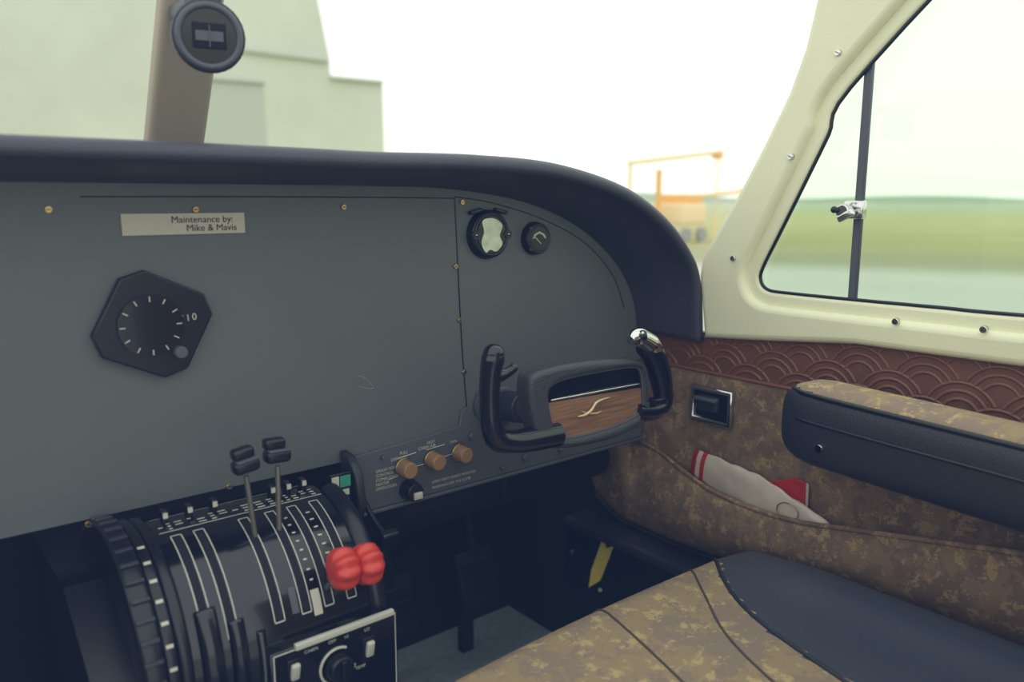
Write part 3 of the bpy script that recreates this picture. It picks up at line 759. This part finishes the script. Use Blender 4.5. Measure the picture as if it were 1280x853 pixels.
# ------------------------------------------------------------------ outside
def ground():
    m = bpy.data.materials.new('airfield'); m.use_nodes = True; nt = m.node_tree; b = nt.nodes['Principled BSDF']; b.inputs['Roughness'].default_value = 1
    b.inputs['Specular IOR Level'].default_value = 0
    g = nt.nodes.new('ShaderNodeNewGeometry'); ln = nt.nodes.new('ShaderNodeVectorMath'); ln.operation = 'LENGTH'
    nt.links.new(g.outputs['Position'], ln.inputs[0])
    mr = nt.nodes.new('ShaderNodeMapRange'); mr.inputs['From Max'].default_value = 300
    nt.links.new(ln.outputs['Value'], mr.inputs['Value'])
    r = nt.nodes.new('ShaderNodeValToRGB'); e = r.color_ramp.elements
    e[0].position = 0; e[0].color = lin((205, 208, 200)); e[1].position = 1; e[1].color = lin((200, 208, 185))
    for pos, c in [(.080, (215, 217, 206)), (.095, (176, 176, 150)), (.13, (188, 184, 138)), (.25, (202, 200, 150)), (.5, (198, 203, 165))]:  # grass pales with distance, haze put into the colour
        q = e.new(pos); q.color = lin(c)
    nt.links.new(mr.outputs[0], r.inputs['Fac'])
    n = nt.nodes.new('ShaderNodeTexNoise'); n.inputs['Scale'].default_value = .15; n.inputs['Detail'].default_value = 5
    nt.links.new(g.outputs['Position'], n.inputs['Vector'])
    mx = nt.nodes.new('ShaderNodeMix'); mx.data_type = 'RGBA'; mx.blend_type = 'MULTIPLY'; mx.inputs['Factor'].default_value = .25
    nt.links.new(r.outputs['Color'], mx.inputs['A']); nt.links.new(n.outputs['Fac'], mx.inputs['B'])
    nt.links.new(mx.outputs['Result'], b.inputs['Base Color'])
    return m
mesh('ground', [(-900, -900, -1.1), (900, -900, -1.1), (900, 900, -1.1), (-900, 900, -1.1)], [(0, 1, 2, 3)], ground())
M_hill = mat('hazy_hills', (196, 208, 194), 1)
vs = []; fs = []
for i in range(61):
    a = math.radians(40+i*1.2); r = 600; h = 1+2*math.sin(i*.35)+2*math.sin(i*.13+1)+2
    vs += [Vector((r*math.sin(a), r*math.cos(a), -1.1)), Vector((r*math.sin(a), r*math.cos(a), h))]
for i in range(60): fs.append((2*i, 2*i+1, 2*i+3, 2*i+2))
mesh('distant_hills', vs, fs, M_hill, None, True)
hg = group('hangar')
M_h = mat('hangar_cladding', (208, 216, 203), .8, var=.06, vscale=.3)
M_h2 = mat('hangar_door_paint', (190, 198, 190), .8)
def H(u, v, y=45): return PX(u, v, y)
lowz = -1.1
pts = [(H(-160, 150)[0], lowz), (H(-160, 150)[0], H(100, -150)[1]), H(280, -60), H(395, -12), H(412, 74), H(413, 95), H(478, 102), (H(481, 190)[0], lowz)]
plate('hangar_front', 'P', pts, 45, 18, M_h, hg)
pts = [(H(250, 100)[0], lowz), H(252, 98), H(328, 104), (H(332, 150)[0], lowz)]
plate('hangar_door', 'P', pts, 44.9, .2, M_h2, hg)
for i, (a, b) in enumerate([((268, 58), (410, 76)), ((252, 97), (330, 103)), ((414, 97), (478, 103))]):
    p = H(*a, 44.8); q = H(*b, 44.8)
    tube('hangar_rail_%d' % i, [(p[0], 44.8, p[1]), (q[0], 44.8, q[1])], .12, M_h2, hg, n=1)
ga = group('gantry_frame')
M_or = mat('hazed_orange', (245, 190, 120), .6); M_or2 = mat('hazed_pale_orange', (248, 224, 185), .6); M_rd = mat('hazed_red', (240, 150, 130), .6)  # outdoor haze put into these paled colours
yg = 26
def G(u, v): return S(u, v, 1, yg)
def leg(u, v, name, r, m):
    p = G(u, v); tube(name, [p, (p.x, p.y, -1.1)], r, m, ga, n=1)
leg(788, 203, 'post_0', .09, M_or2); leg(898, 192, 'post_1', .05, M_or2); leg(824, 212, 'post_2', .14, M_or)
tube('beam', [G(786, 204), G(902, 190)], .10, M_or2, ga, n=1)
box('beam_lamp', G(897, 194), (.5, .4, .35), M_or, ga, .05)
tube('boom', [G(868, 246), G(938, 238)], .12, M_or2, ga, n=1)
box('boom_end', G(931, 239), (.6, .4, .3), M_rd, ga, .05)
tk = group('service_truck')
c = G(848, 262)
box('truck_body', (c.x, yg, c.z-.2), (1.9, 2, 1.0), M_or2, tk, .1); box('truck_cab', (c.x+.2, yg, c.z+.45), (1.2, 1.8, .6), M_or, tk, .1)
M_tyre = mat('tyre_grey', (165, 165, 165), .9)
for i, (dx, dy) in enumerate([(-.6, -1), (.6, -1), (-.6, 1), (.6, 1)]): cyl('truck_wheel_%d' % i, (c.x+dx, yg+dy-.1, -.75), (c.x+dx, yg+dy+.1, -.75), .35, M_tyre, tk)

# ------------------------------------------------------------ light & camera
w = bpy.data.worlds.new('World'); scene.world = w; w.use_nodes = True
nt = w.node_tree; bg = nt.nodes['Background']
tc = nt.nodes.new('ShaderNodeTexCoord'); sp = nt.nodes.new('ShaderNodeSeparateXYZ'); r = nt.nodes.new('ShaderNodeValToRGB'); e = r.color_ramp.elements
e[0].position = 0; e[0].color = (.96, 1.0, .92, 1); e[1].position = .5; e[1].color = (.97, .98, 1.0, 1)
q = e.new(.15); q.color = (1.0, .97, .97, 1)
nt.links.new(tc.outputs['Generated'], sp.inputs[0]); nt.links.new(sp.outputs['Z'], r.inputs['Fac']); nt.links.new(r.outputs['Color'], bg.inputs['Color'])
bg.inputs['Strength'].default_value = 1.35

cd = bpy.data.cameras.new('camera'); co = bpy.data.objects.new('camera', cd); col.objects.link(co)
cd.sensor_width = 36; cd.lens = 1000/1280*36; cd.clip_start = .02; cd.clip_end = 3000
Mx = Matrix((( R.x, U.x, -F.x, CAM.x), (R.y, U.y, -F.y, CAM.y), (R.z, U.z, -F.z, CAM.z), (0, 0, 0, 1)))
co.matrix_world = Mx
cd.dof.use_dof = True; cd.dof.focus_distance = 1.12; cd.dof.aperture_fstop = 3.2
scene.camera = co
